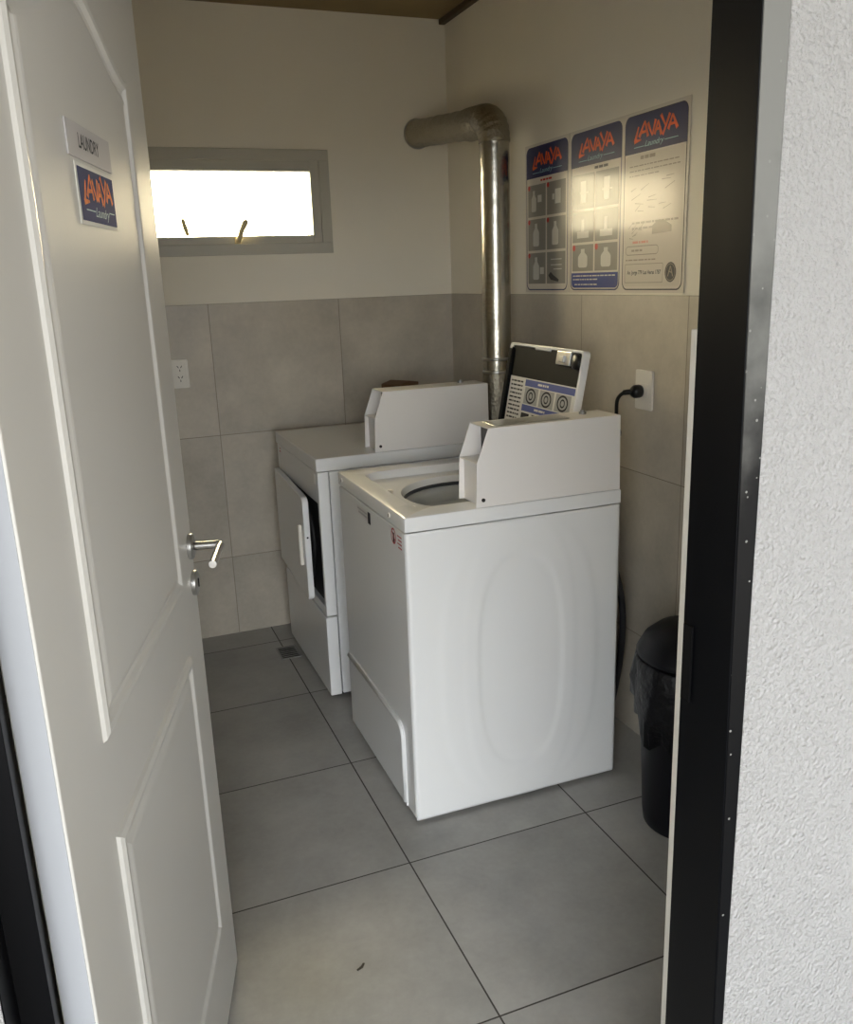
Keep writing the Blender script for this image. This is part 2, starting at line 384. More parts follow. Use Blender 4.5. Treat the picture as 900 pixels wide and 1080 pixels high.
# ------------------------------------------------------------------ door
ANG = math.radians(74)
DV = Vector((math.cos(ANG), math.sin(ANG), 0)); NV = Vector((DV.y, -DV.x, 0))
DF = Vector((-1.49929, -2.09095, 0)); HINGE = DF - DV*.88
def moulding(outline, profile):
    """sweep profile [(inset, height)] round a closed outline, then close the field"""
    n = len(outline); P = [Vector(p) for p in outline]
    offs = []
    for i in range(n):
        a = (P[i]-P[i-1]).normalized(); b = (P[(i+1) % n]-P[i]).normalized()
        na = Vector((-a.y, a.x)); nb = Vector((-b.y, b.x)); m = (na+nb); m = m/ (1+na.dot(nb))
        offs.append(m)
    bm = bmesh.new(); rings = []
    for ins, h in profile:
        rings.append([bm.verts.new((P[i].x+offs[i].x*ins, -h, P[i].y+offs[i].y*ins)) for i in range(n)])
    for a, b in zip(rings, rings[1:]):
        for k in range(n): bm.faces.new([a[k], a[(k+1) % n], b[(k+1) % n], b[k]])
    bm.faces.new(rings[-1])
    return bm
def door():
    r = structure(empty('door_1', HINGE, ANG)); W = .896
    obj('door_leaf', boxes((0, W, 0, .040, .012, 2.10)), 'doorpaint', r, bevel=.003, segs=3)
    prof = [(0, 0), (.003, .005), (.010, .0085), (.018, .0075), (.025, .0030), (.031, .0015), (.040, .0050), (.046, .0060)]
    x0, x1 = .166, .738
    top = []
    for i in range(25):
        t = i/24; e = 1-abs(2*t-1); top.append((x1+(x0-x1)*t, 1.918+.078*(1-math.cos(PI*e))/2))
    e = obj('hinge_edge', boxes((-.0012, .0002, .003, .037, .014, 2.098)), 'edge_grey', r); e['label'] = 'grey hinge edge of the door'  # thin strip over the leaf edge, greyer than the leaf
    obj('upper_panel', moulding([(x0, 1.014), (x1, 1.014)] + top, prof), 'doorpaint', r)
    obj('lower_panel', moulding([(.160, .235), (.740, .235), (.740, .878), (.160, .878)], prof), 'doorpaint', r)
    # lever handle
    s, z = .862, 1.067
    h = obj('handle', tube(spline([(s, -.008, z), (s, -.050, z+.0005), (s-.001, -.062, z+.001)], 5), .0085, 16), 'chrome', r, smooth=True)
    h['label'] = 'brushed steel lever handle'
    obj('rose', lathe_y(s, z, [(.0265, 0), (.0265, .008), (.0245, .010), (.010, .0105)]), 'chrome', h, smooth=False, bevel=.001)
    lv = tube([(s+.009, -.062, z-.003), (s-.128, -.066, z-.001)], .0082, 16); obj('lever', lv, 'chrome', h, smooth=False, bevel=.001)
    k = obj('keyhole_plate', lathe_y(s+.003, z-.080, [(.0265, 0), (.0265, .008), (.0245, .010), (.006, .0105)]), 'chrome', r, bevel=.001)
    kb = boxes((s+.001, s+.005, -.0125, -.010, z-.089, z-.071)); obj('keyhole', kb, 'dark', k)
def lathe_y(cx, cz, prof):
    """prof = (radius, stand-off): a turned rose on the door face, axis -Y"""
    n = 32; bm = bmesh.new(); rings = [[bm.verts.new((cx+r*math.cos(2*PI*k/n), -t, cz+r*math.sin(2*PI*k/n))) for k in range(n)] for r, t in prof]
    for a, b in zip(rings, rings[1:]):
        for k in range(n): bm.faces.new([a[k], a[(k+1) % n], b[(k+1) % n], b[k]])
    bm.faces.new(rings[0]); bm.faces.new(rings[-1]); return bm
door()

def slab(x0, x1, y0, y1, t, r=0):
    bm = bmesh.new(); prism(bm, rrect(x0, x1, y0, y1, r) if r else [(x0, y0), (x1, y0), (x1, y1), (x0, y1)], 'z', 0, t); return bm
def door_signs():
    face = HINGE + NV*.0062
    # silver LAUNDRY plate
    r = frame_empty('door_sign', face + DV*.336 + Vector((0, 0, 1.7505)), DV, (0, 0, 1))
    tag(r, 'narrow silver sign lettered LAUNDRY at the top of the open white door', 'sign')
    obj('plate', slab(0, .217, 0, .0445, .0025), 'silver_sign', r, bevel=.0006)
    flat('lettering', text_bm('LAUNDRY', .050, .152, .014, .033, .0028, bold=.012), 'ink', r)
    # logo sticker
    r = frame_empty('door_sticker', face + DV*.360 + Vector((0, 0, 1.668)), DV, (0, 0, 1))
    tag(r, 'small navy and orange logo sticker with white border, under the silver door sign', 'sticker')
    obj('sheet', slab(0, .195, 0, .078, .001), 'stk_white', r)
    b = bmesh.new(); prect(b, .007, .190, .005, .073, .0013); flat('navy_field', b, 'stk_navy', r)
    flat('logo', logo_bm(.024, .176, .027, .070, .0016), 'stk_orange', r)
    flat('script_lettering', text_bm('Laundry', .075, .150, .009, .026, .0016, shear=.4), 'stk_sky', r)
    for q in ((.030, .075, .019, .0205), (.150, .180, .022, .0235)): flat('underline', bars([q], .0016), 'stk_sky', r)
door_signs()

# ------------------------------------------------------------------ wall posters
def bottle(bm, cx, y0, w, h, z, trigger=False):
    prect(bm, cx-w/2, cx+w/2, y0, y0+h*.68, z, w*.18)
    poly(bm, [(cx-w*.42, y0+h*.66), (cx+w*.42, y0+h*.66), (cx+w*.18, y0+h*.82), (cx-w*.18, y0+h*.82)], z)
    prect(bm, cx-w*.2, cx+w*.2, y0+h*.82, y0+h, z)
def text_rows(x0, x1, ytop, n, pitch, h, seed):
    rnd = random.Random(seed); out = []
    for k in range(n):
        x = x0; y = ytop-k*pitch
        end = x1 if k < n-1 else x0+(x1-x0)*.6
        while x < end-.004:
            w = min(rnd.uniform(.008, .03), end-x); out.append((x, x+w, y-h, y)); x += w+.004
    return out
PW, PH = .307, .514
def poster(y_far, kind, label):
    r = frame_empty('laundry_poster', (0, y_far, 1.5225), (0, -1, 0), (0, 0, 1))
    tag(r, label, 'poster', 'laminated laundry posters on the right wall')
    obj('sheet', slab(-.010, PW+.009, -.008, PH+.010, .0030), 'p_white', r, bevel=.0008)
    z = .0034
    out = rrect(0, PW, 0, PH, .026, 8); inn = rrect(.004, PW-.004, .004, PH-.004, .023, 8)
    b = bmesh.new(); ring_outline(b, out, inn, z); flat('border_line', b, 'p_navy' if kind < 3 else 'p_dark', r)
    hb = .405
    b = bmesh.new(); poly(b, rrect(.002, PW-.002, hb, PH-.002, .024, 8, (0, 0, 1, 1)), z+.0002); hd = flat('header', b, 'p_navy', r)
    flat('logo', logo_bm(.050, .262, hb+.030, PH-.018, z+.0005), 'p_orange', hd)
    flat('script_lettering', text_bm('Laundry', .105, .200, hb+.009, hb+.030, z+.0005, shear=.4), 'p_sky', hd)
    for q in ((.05, .102, hb+.0155, hb+.0175), (.202, .265, hb+.0195, hb+.0215)): flat('underline', bars([q], z+.0005), 'p_sky', hd)
    if kind == 1:
        flat('title_line', bars(text_rows(.11, .25, hb-.008, 1, .01, .007, 3), z+.0002), 'p_red', r)
        cells = [(cx, cy) for cy in (.268, .146, .024) for cx in (.014, .158)]
        for i, (cx, cy) in enumerate(cells):
            b = bmesh.new(); prect(b, cx, cx+.135, cy, cy+.113, z+.0002); c = flat('picture_panel', b, 'p_grey', r)
            b = bmesh.new(); zz = z+.0006
            if i == 0: bottle(b, cx+.045, cy+.018, .036, .075, zz); prect(b, cx+.075, cx+.105, cy+.05, cy+.075, zz)
            elif i == 1: prect(b, cx+.06, cx+.10, cy+.035, cy+.085, zz); prect(b, cx+.04, cx+.055, cy+.05, cy+.07, zz)
            elif i == 5: prect(b, cx+.03, cx+.11, cy+.085, cy+.088, zz); prect(b, cx+.03, cx+.11, cy+.065, cy+.068, zz); prect(b, cx+.05, cx+.11, cy+.050, cy+.053, zz)
            else: bottle(b, cx+.062, cy+.015, .046, .082, zz)
            flat('bottle_picture', b, 'p_pale', c)
            if i == 4:
                b = bmesh.new(); prect(b, cx+.092, cx+.122, cy+.035, cy+.06, zz); flat('pale_patch', b, 'p_pale', c)
            if i == 5:
                b = bmesh.new(); poly(b, [(cx+.012, cy+.03), (cx+.03, cy+.014), (cx+.085, cy+.006), (cx+.09, cy+.014), (cx+.05, cy+.03), (cx+.03, cy+.042)], zz); flat('dark_shoe_picture', b, 'p_dark', c)
            if i != 5:
                b = bmesh.new(); n = 14; poly(b, [(cx+.008+.009*math.cos(2*PI*k/n), cy+.104+.009*math.sin(2*PI*k/n)) for k in range(n)], zz); flat('red_number_dot', b, 'p_red', c)
    elif kind == 2:
        flat('title_line', bars(text_rows(.15, .285, hb-.008, 1, .01, .008, 5), z+.0002), 'p_dark', r)
        cells = [(cx, cy, h) for cy, h in ((.268, .112), (.160, .100), (.064, .088)) for cx in (.014, .158)]
        for i, (cx, cy, h) in enumerate(cells):
            b = bmesh.new(); prect(b, cx, cx+.135, cy, cy+h, z+.0002); c = flat('picture_panel', b, 'p_grey', r)
            b = bmesh.new(); zz = z+.0006
            if i in (0, 1): prect(b, cx+.04, cx+.10, cy+.05, cy+.055, zz); prect(b, cx+.05, cx+.085, cy+.02, cy+.09, zz)
            elif i in (2, 3): prect(b, cx+.03, cx+.105, cy+.014, cy+.036, zz); prect(b, cx+.055, cx+.075, cy+.036, cy+.075, zz)
            else: bottle(b, cx+.068, cy+.012, .060, .062, zz)
            flat('bottle_picture', b, 'p_pale', c)
            if i > 3:
                b = bmesh.new(); n = 14; poly(b, [(cx+.010+.010*math.cos(2*PI*k/n), cy+h-.010+.010*math.sin(2*PI*k/n)) for k in range(n)], zz); flat('red_number_dot', b, 'p_red', c)
        b = bmesh.new(); poly(b, rrect(.008, PW-.008, .008, .058, .018, 6, (1, 1, 0, 0)), z+.0002); f = flat('footer', b, 'p_blue', r)
        flat('small_print', bars(text_rows(.02, .285, .050, 2, .012, .004, 8) + text_rows(.03, .27, .021, 1, .01, .004, 9), z+.0006), 'p_pale', f)
    else:
        b = bmesh.new(); prect(b, .010, PW-.010, .012, hb-.004, z+.0002, .012); bd = flat('body_field', b, 'p_cream', r)
        zz = z+.0006
        flat('title_line', bars(text_rows(.085, .215, hb-.010, 1, .01, .010, 11), zz), 'p_line', bd)
        flat('small_print', bars(text_rows(.03, .28, hb-.035, 3, .014, .0035, 12) + text_rows(.05, .28, .205, 2, .016, .006, 13) + text_rows(.02, .28, .0935, 1, .01, .004, 14), zz), 'p_line', bd)
        b = bmesh.new()
        rnd = random.Random(4)
        for k in range(14):
            x = .03+rnd.random()*.2; y = .225+rnd.random()*.115; stroke(b, (x, y), (x+.02+rnd.random()*.03, y+rnd.uniform(-.006, .02)), .003, .0015, zz)
        for k in range(8):
            x = .03+rnd.random()*.07; y = .155+rnd.random()*.045; stroke(b, (x, y), (x+.02, y+rnd.uniform(-.01, .02)), .003, .0015, zz)
        flat('faint_drawing', b, 'p_line', bd)
        b = bmesh.new(); poly(b, [(.155, .165), (.250, .168), (.250, .186), (.215, .202), (.185, .205), (.155, .190)], zz); flat('brown_picture', b, 'p_line', bd)
        flat('red_line', bars(text_rows(.055, .19, .148, 1, .01, .007, 15), zz), 'p_pink', bd)
        b = bmesh.new(); ring_outline(b, rrect(.018, .190, .106, .134, .013), rrect(.0205, .1875, .1085, .1315, .0105), zz); flat('rounded_box', b, 'p_line', bd)
        flat('box_text', bars(text_rows(.05, .145, .123, 1, .01, .006, 16), zz), 'p_line', bd)
        b = bmesh.new(); ring_outline(b, rrect(.016, .215, .022, .080, .004), rrect(.018, .213, .024, .078, .003), zz); flat('address_box', b, 'p_line', bd)
        flat('address_lettering', text_bm('Av. Jorge 779 Las Heras 1787', .030, .205, .044, .060, zz, bold=.02), 'p_dark', bd)
        b = bmesh.new(); n = 28; poly(b, [(.252+.027*math.cos(2*PI*k/n), .052+.029*math.sin(2*PI*k/n)) for k in range(n)], zz); ov = flat('round_emblem', b, 'p_dark', bd)
        b = bmesh.new()
        stroke(b, (.240, .040), (.252, .070), .004, .003, zz+.0004); stroke(b, (.264, .040), (.252, .070), .004, .003, zz+.0004); stroke(b, (.243, .055), (.262, .050), .003, .003, zz+.0004)
        ring_outline(b, [(.252+.023*math.cos(2*PI*k/n), .052+.025*math.sin(2*PI*k/n)) for k in range(n)], [(.252+.021*math.cos(2*PI*k/n), .052+.023*math.sin(2*PI*k/n)) for k in range(n)], zz+.0004)
        flat('emblem_lines', b, 'p_line', ov)
poster(-.760, 1, 'laminated wall poster with six grey bottle pictures, nearest the silver duct')
poster(-1.0885, 2, 'laminated wall poster with a blue strip of text along its foot, middle of three')
poster(-1.411, 3, 'laminated wall poster of pale text with a dark round emblem, nearest the door frame')

# ------------------------------------------------------------------ coin boxes (shared by both machines)
def coin_box(root, ox, oy, oz, chrome):
    """ox, oy, oz = local corner of the machine top the box stands on"""
    cb = None
    side = [(.214, 0), (.219, .126), (.255, .222), (.680, .222), (.683, 0)]
    def P(pts, y0, y1): 
        bm = bmesh.new(); prism(bm, [(x+ox, z+oz) for x, z in pts], 'y', oy+y0, oy+y1); return bm
    cb = obj('coin_box', P(side, .122, .125), 'enamel_matte', root, bevel=.0008)
    obj('side_panel', P(side, 0, .003), 'enamel_matte', cb, bevel=.0008)
    bm = boxes((ox+.255, ox+.680, oy+.003, oy+.122, oz+.2195, oz+.222)); obj('top_plate', bm, 'enamel_matte', cb)
    bm = boxes((ox+.677, ox+.680, oy+.003, oy+.122, oz, oz+.2195)); obj('back_plate', bm, 'enamel_matte', cb)
    bm = boxes((ox+.232, ox+.235, oy+.003, oy+.122, oz+.0, oz+.122)); obj('front_plate', bm, 'enamel_matte', cb)
    bm = boxes((ox+.219, ox+.290, oy+.003, oy+.122, oz+.122, oz+.125)); obj('shelf', bm, 'enamel_matte', cb)
    bm = boxes((ox+.288, ox+.291, oy+.003, oy+.122, oz+.125, oz+.2195)); obj('recess_plate', bm, 'recess', cb)
    obj('screw', disc_prism(ox+.236, 0, oz+.021, .0055, 'y', oy-.003, oy, 14), 'black_pl', cb)
    obj('lock', lathe([(.011, oz+.222), (.011, oz+.228), (.007, oz+.229), (.007, oz+.233), (.0005, oz+.2335)], 18, ox+.600, oy+.08), 'steel', cb)
    if chrome:
        bm = bmesh.new(); prism(bm, [(q, t) for q, t in rrect(ox+.285, ox+.525, oy+.022, oy+.104, .006)], 'z', oz+.222, oz+.2245); obj('coin_slide_plate', bm, 'chrome', cb, bevel=.001)['label'] = 'shiny chrome plate'
    return cb

def ray_loop(cx, cy, angles, fn):
    return [fn(a) for a in angles]
def rect_hit(cx, cy, a, x0, x1, y0, y1, r=0):
    """where a ray from (cx,cy) at angle a meets a rounded rectangle"""
    d = (math.cos(a), math.sin(a))
    lo, hi = 0, 2.0
    def inside(px, py):
        qx = max(x0+r-px, px-(x1-r), 0); qy = max(y0+r-py, py-(y1-r), 0)
        return (qx*qx+qy*qy <= r*r+1e-12) and x0 <= px <= x1 and y0 <= py <= y1
    for _ in range(40):
        m = (lo+hi)/2
        if inside(cx+d[0]*m, cy+d[1]*m): lo = m
        else: hi = m
    return (cx+d[0]*lo, cy+d[1]*lo)

# ------------------------------------------------------------------ washing machine
def washer():
    D, W, H1, H2 = .689, .676, .913, .955
    r = empty('washing_machine', (-.9021, -1.7423, 0), math.radians(-.3991))
    tag(r, 'white top loading washing machine with its black lid up, nearest the doorway', 'washing machine')
    bm = boxes((.012, D, .006, W, .014, H1-.004)); bm.faces.ensure_lookup_table(); bm.faces.remove(bm.faces[1])
    obj('cabinet', bm, 'enamel', r, bevel=.004)
    # near side, pressed with two tall ovals
    nx, nz = 90, 110; z0, z1 = .012, H1-.004
    def se(x, z, a, b, p): return (abs((x-.353)/a)**p + abs((z-.465)/b)**p)**(1/p)
    def sm(t): t = max(0, min(1, t)); return t*t*(3-2*t)
    bm = bmesh.new(); g = []
    for j in range(nz+1):
        row = []
        for i in range(nx+1):
            x = D*i/nx; z = z0+(z1-z0)*j/nz
            q = se(x, z, .133, .325, 2.6); q2 = se(x, z, .262, .455, 2.6)
            y = .0036*sm((1.09-q)/.10) - .0023*sm((1.04-q2)/.10) - .0011*sm((1.45-q)/.12)
            e = min(x, D-x); y += .004*(1-sm(e/.006))
            row.append(bm.verts.new((x, y+.001, z)))
        g.append(row)
    for j in range(nz):
        for i in range(nx): bm.faces.new([g[j][i], g[j][i+1], g[j+1][i+1], g[j+1][i]])
    o = obj('side_panel', bm, 'enamel', r, smooth=True)
    md = o.modifiers.new('thick', 'SOLIDIFY'); md.thickness = .004; md.offset = -1
    # front
    obj('front_panel', boxes((0, .013, .010, W-.008, .016, H1-.007)), 'enamel', r, bevel=.003)
    ap = [(y, z) for y, z in rrect(.078, W-.009, .017, .294, .045, 8, (0, 0, 0, 1))]
    bm = bmesh.new(); prism(bm, ap, 'x', -.004, .002); o = obj('access_panel', bm, 'enamel', r, bevel=.002)
    edge = [(-.004, y, z) for y, z in rrect(.088, W-.018, .030, .284, .038, 8, (0, 0, 0, 1))][2:] + [(-.004, .088, .030)]
    obj('raised_rim', tube(edge, .0075, 10), 'enamel', o, smooth=True)
    # top deck with the lid well and the round opening
    cx, cy = .345, .315
    corners = [math.atan2(yy-cy, xx-cx) for xx in (0, D) for yy in (0, W)] + [math.atan2(yy-cy, xx-cx) for xx in (.004, D-.004) for yy in (.004, W-.004)]
    ang = sorted([-PI+2*PI*k/120 for k in range(120)] + corners)
    cor = lambda e, rr=0: (lambda a: rect_hit(cx, cy, a, e, D-e, e, W-e, rr))
    well = lambda e: (lambda a: rect_hit(cx, cy, a, .062+e, .555-e, .085+e, .605-e, .05-e*.5))
    circ = lambda q: (lambda a: (cx+q*math.cos(a), cy+q*math.sin(a)))
    levels = [(cor(.010, .004), H1-.004), (cor(0, .004), H1), (cor(0, .004), H2-.005), (cor(.0015, .004), H2-.0015), (cor(.005, .004), H2), (well(0), H2), (well(.004), H2-.003), (well(.012), H2-.024), (well(.018), H2-.027), (circ(.236), H2-.027), (circ(.230), H2-.029), (circ(.227), H2-.036), (circ(.224), H2-.050)]
    bm = bmesh.new(); rings = [[bm.verts.new((*f(a), z)) for a in ang] for f, z in levels]
    n = len(ang)
    for A, B in zip(rings, rings[1:]):
        for k in range(n):
            vs = [A[k], A[(k+1) % n], B[(k+1) % n], B[k]]
            if (vs[0].co-vs[1].co).length < 1e-6 or (vs[2].co-vs[3].co).length < 1e-6: continue
            bm.faces.new(vs)
    bmesh.ops.remove_doubles(bm, verts=bm.verts, dist=1e-6)
    deck = obj('top_deck', bm, 'enamel', r)
    for p in deck.data.polygons: p.use_smooth = True
    deck.data.set_sharp_from_angle(angle=math.radians(35))
    obj('tub_ring', lathe([(.238, .903), (.221, .903), (.218, .899), (.221, .894), (.238, .892)], 64, cx, cy), 'tubgrey', r, smooth=True)
    bk = lathe([(.236, .892), (.219, .889), (.215, .868), (.221, .842), (.221, .836), (.214, .832), (.214, .790), (.221, .785), (.221, .778), (.213, .774), (.213, .70), (.216, .69), (.213, .68), (.210, .50), (.19, .47), (.001, .46)], 64, cx, cy)
    obj('wash_basket', bk, 'basket', r, smooth=True)
    ag = lathe([(.12, .462), (.09, .50), (.05, .54), (.042, .70), (.034, .76), (.001, .765)], 40, cx, cy, fn=lambda a, i: 1+(.12*math.cos(4*a) if i < 4 else 0)); obj('agitator', ag, 'grey_plastic', r, smooth=True)
    for bx, by in ((.075, .165), (.080, .395)):
        obj('lid_bumper', lathe([(.011, H2-.029), (.011, H2-.020), (.007, H2-.016), (.0005, H2-.0155)], 16, bx+.012, by), 'white_pl', r, smooth=True)
    # screws on the front lip
    for y in (.623, .128):
        s = obj('lip_screw', disc_prism(0, y, .934, .007, 'x', -.004, .0005, 14), 'white_pl', r)
        b = boxes((-.0048, -.0038, y-.0045, y+.0005, .929, .939)); obj('slot', b, 'dark', s)
    # maker's plate and warning sticker on the front
    pl = obj('maker_plate', boxes((-.0012, .0005, .322, .458, .862, .890)), 'silver_sign', r); pl['label'] = 'small silver maker plate with dark end'
    obj('plate_dark_end', boxes((-.0018, -.001, .316, .340, .856, .893)), 'ink', pl)
    obj('plate_print', boxes((-.0016, -.001, .350, .450, .880, .885), (-.0016, -.001, .350, .440, .868, .874)), 'lab_grey', pl)
    n = 24; c0, c1 = .098, .880
    st = obj('warning_sticker', boxes((-.0006, .0003, .022, .122, .852, .905)), 'enamel', r); st['label'] = 'red and black no entry warning sticker'
    circ2 = lambda q: [(c0+q*math.cos(2*PI*k/n), c1+q*1.15*math.sin(2*PI*k/n)) for k in range(n)]
    bm = bmesh.new(); A = [bm.verts.new((-.001, y, z)) for y, z in circ2(.021)]; B = [bm.verts.new((-.001, y, z)) for y, z in circ2(.016)]
    for k in range(n): bm.faces.new([A[k], A[(k+1) % n], B[(k+1) % n], B[k]])
    bm.faces.new([bm.verts.new((-.001, c0+a, c1+b)) for a, b in ((.013, .015), (.016, .011), (-.013, -.015), (-.016, -.011))])
    obj('red_ring', bm, 'brown_print', st)
    obj('black_symbol', boxes((-.0009, -.0005, c0-.006, c0+.006, c1-.022, c1+.010)), 'ink', st)
    obj('sticker_print', boxes(*[(-.0009, -.0005, .030, .066-.006*(k % 2), .892-.011*k-.004, .892-.011*k) for k in range(4)]), 'brown_print', st)
    # feet
    for x in (.05, D-.05):
        for y in (.05, W-.05): obj('foot', lathe([(.018, 0), (.02, .004), (.02, .010), (.012, .016)], 16, x, y, True, True), 'rubber', r)
    coin_box(r, 0, 0, H2+.001, True)
    # the lid, leaning back
    L0 = Vector((.578, 0, .960)); top = Vector((.653, 0, 1.354)); up = (top-L0); LH = up.length; up.normalize(); nrm = Vector((-up.z, 0, up.x))   # faces the front and up
    ya, yb = .162, .655
    # local lid frame: u = yb - y (left to right as seen from the front), v = up the lid, w = out of its inner face
    Mx = Matrix(((0, up.x, nrm.x, L0.x), (-1, 0, 0, yb), (0, up.z, nrm.z, L0.z), (0, 0, 0, 1)))
    UW = yb-ya
    bm = bmesh.new()
    out = rrect(0, UW, 0, LH, .014, 6); inn = rrect(.022, UW-.009, .012, LH-.009, .009, 6)
    def ringv(p, w): return [bm.verts.new((a, b, w)) for a, b in p]
    R0 = ringv(out, -.026); R1 = ringv(out, 0); R2 = ringv(inn, 0); R3 = ringv(inn, -.010)
    for A, B in ((R0, R1), (R1, R2), (R2, R3)):
        for k in range(len(A)): bm.faces.new([A[k], A[(k+1) % len(A)], B[(k+1) % len(A)], B[k]])
    bm.faces.new(R0[::-1]); bm.faces.new(R3)
    lid = obj('lid', bm, 'enamel', r, bevel=.002); lid.matrix_local = Mx
    lid['label'] = 'raised lid, white rim round a black inner face'
    bm = bmesh.new(); prism(bm, rrect(.0225, UW-.0095, .0125, LH-.0095, .0085, 6), 'z', -.010, -.004); obj('black_inner_face', bm, 'lid_black', lid)
    # dark ribs down the far side and the far rim
    bm = boxes((-.002, .020, .004, LH-.020, -.026, .002), (.0235, .027, .014, LH-.016, -.005, .003), (.031, .034, .014, LH-.016, -.005, .002)); obj('black_side_seal', bm, 'lid_black', lid, bevel=.002)
    bm = boxes((.185, .290, LH-.016, LH+.001, -.012, .0015)); obj('finger_notch', bm, 'grey_plastic', lid, bevel=.004)
    st = obj('latch_strike', boxes((UW-.150, UW-.064, LH-.052, LH-.008, -.004, .006)), 'chrome', lid, bevel=.003); st['label'] = 'shiny metal latch strike'
    obj('strike_hook', boxes((UW-.118, UW-.092, LH-.044, LH-.022, .005, .014)), 'steel', st, bevel=.002)
    obj('black_corner_cap', lathe([(.024, -.004), (.024, .004), (.018, .008), (.0005, .009)], 20, UW-.034, LH-.036), 'black_pl', lid, smooth=True)
    lt = .288; la, lb_ = .036, UW-.011
    lab = obj('instruction_label', boxes((la, lb_, .02, lt, -.0045, -.0033)), 'lab_white', lid); lab['label'] = 'white and blue washing instruction label'
    zz = -.003
    def on(name, pts, m):
        for p in pts:
            bm = bmesh.new(); poly(bm, p, zz + (0 if m in ('lab_blue', 'lab_grey') else .0005)); flat(name, bm, m, lab)
    R = lambda a, b, c, d: [(a, c), (b, c), (b, d), (a, d)]
    xc = la+.115
    on('blue_band', [R(xc, lb_-.003, lt-.026, lt-.004), R(xc, lb_-.003, lt-.110, lt-.088)], 'lab_blue')
    cells = [R(xc+.005+k*.106, xc+.100+k*.106, lt-.085, lt-.029) for k in range(3)]
    on('picture_cell', cells, 'lab_grey')
    ov = []
    for k in range(3):
        bm = bmesh.new()
        ccx = xc+.052+k*.106; ccy = lt-.057
        E = lambda a, b: [(ccx+a*math.cos(2*PI*i/20), ccy+b*math.sin(2*PI*i/20)) for i in range(20)]
        ring_outline(bm, E(.034, .026), E(.027, .020), zz+.0006)
        ring_outline(bm, E(.015, .014), E(.010, .009), zz+.0006)
        flat('load_drawing', bm, 'ink', lab)
    on('small_picture', [R(xc+.004+k*.075, xc+.06+k*.075, lt-.150, lt-.116) for k in range(3)], 'ink')
    bm = bmesh.new()
    for a, b, c, d in text_rows(la+.014, la+.100, lt-.012, 17, .014, .0055, 21): prect(bm, a, b, c, d, zz+.0006)
    flat('label_print', bm, 'ink', lab)
    bm = bmesh.new()
    for a, b, c, d in text_rows(xc+.09, xc+.21, lt-.011, 1, .02, .007, 22) + text_rows(xc+.09, xc+.21, lt-.095, 1, .02, .007, 23): prect(bm, a, b, c, d, zz+.0006)
    flat('band_print', bm, 'lab_white', lab)
    for u in (.06, UW-.06):
        bm = boxes((u-.02, u+.02, -.012, .006, -.028, -.006)); obj('hinge', bm, 'grey_plastic', lid, bevel=.003)
washer()

# ------------------------------------------------------------------ tumble dryer
def dryer():
    D, W, H = .685, .690, .962
    r = empty('tumble_dryer', (-.918, -.857, 0), 0)
    tag(r, 'white tumble dryer with its front door ajar, standing by the back wall', 'dryer')
    # cabinet with a dark drum opening in front
    fx = .045
    bm = boxes((fx, D, 0, W, .02, H-.052)); obj('cabinet', bm, 'enamel', r, bevel=.004)
    # front frame round the door opening
    oy0, oy1, oz0, oz1 = .022, W-.022, .385, .790
    bm = boxes((0, fx-.003, 0, oy0, .350, H-.052), (0, fx-.003, oy1, W, .350, H-.052), (0, fx-.003, oy0, oy1, .350, oz0), (0, fx-.003, oy0, oy1, oz1, H-.052))
    obj('front_frame', bm, 'enamel', r, bevel=.003)
    bm = boxes((.018, fx-.001, oy0, oy1, oz0, oz1)); obj('drum_opening', bm, 'dark', r)
    bm = lathe([(.165, 0), (.185, .002), (.185, .014), (.165, .016)], 48)
    for v in bm.verts: v.co = Vector((.004+.014-v.co.z, .335+v.co.x, .588+v.co.y))
    obj('door_seal', bm, 'rubber', r, smooth=True)
    obj('kick_panel', boxes((-.004, fx-.004, 0, W, .018, .344)), 'enamel', r, bevel=.004)
    tp = obj('top', boxes((-.004, D, -.003, W+.003, H-.050, H)), 'enamel', r, bevel=.005, segs=3)
    lab = obj('front_label', boxes((-.0055, -.004, W-.075, W-.045, H-.085, H-.045)), 'silver_sign', r)
    lab.location.x = .0045
    obj('label_print', boxes((-.006, -.0052, W-.071, W-.050, H-.080, H-.074), (-.006, -.0052, W-.071, W-.055, H-.066, H-.062)), 'brown_print', lab)
    l2 = obj('front_label', boxes((-.0012, .0004, .020, .050, H-.100, H-.062)), 'grey_plastic', r)
    # the door, hinged on the far side and standing ajar
    th = math.radians(2.3)
    dw, dh = .605, .410
    bm = bmesh.new(); prism(bm, [(-y, z) for y, z in rrect(0, dw, 0, dh, .030, 6, (0, 1, 1, 0))], 'x', -.024, 0)
    d = obj('door', bm, 'enamel', r, bevel=.004, segs=3); d.location = (-.0005, W-.018, .396); d.rotation_euler = (0, 0, -th)
    d['label'] = 'dryer door standing slightly ajar'
    bm = boxes((-.038, -.024, -(dw-.042), -(dw-.058), .135, .295)); obj('pull_handle', bm, 'white_pl', d, bevel=.004)
    bm = boxes((-.0015, .004, -(dw-.03), -.03, .03, dh-.03)); obj('inner_liner', bm, 'grey_plastic', d)
    obj('catch_hole', disc_prism(-.012, 0, .255, .004, 'y', -dw-.0008, -dw+.001, 12), 'dark', d)
    for x in (.06, D-.06):
        for y in (.05, W-.05): obj('foot', lathe([(.018, 0), (.02, .004), (.02, .012), (.012, .022)], 16, x, y, True, True), 'rubber', r)
    coin_box(r, .012, 0, H+.001, False)
dryer()

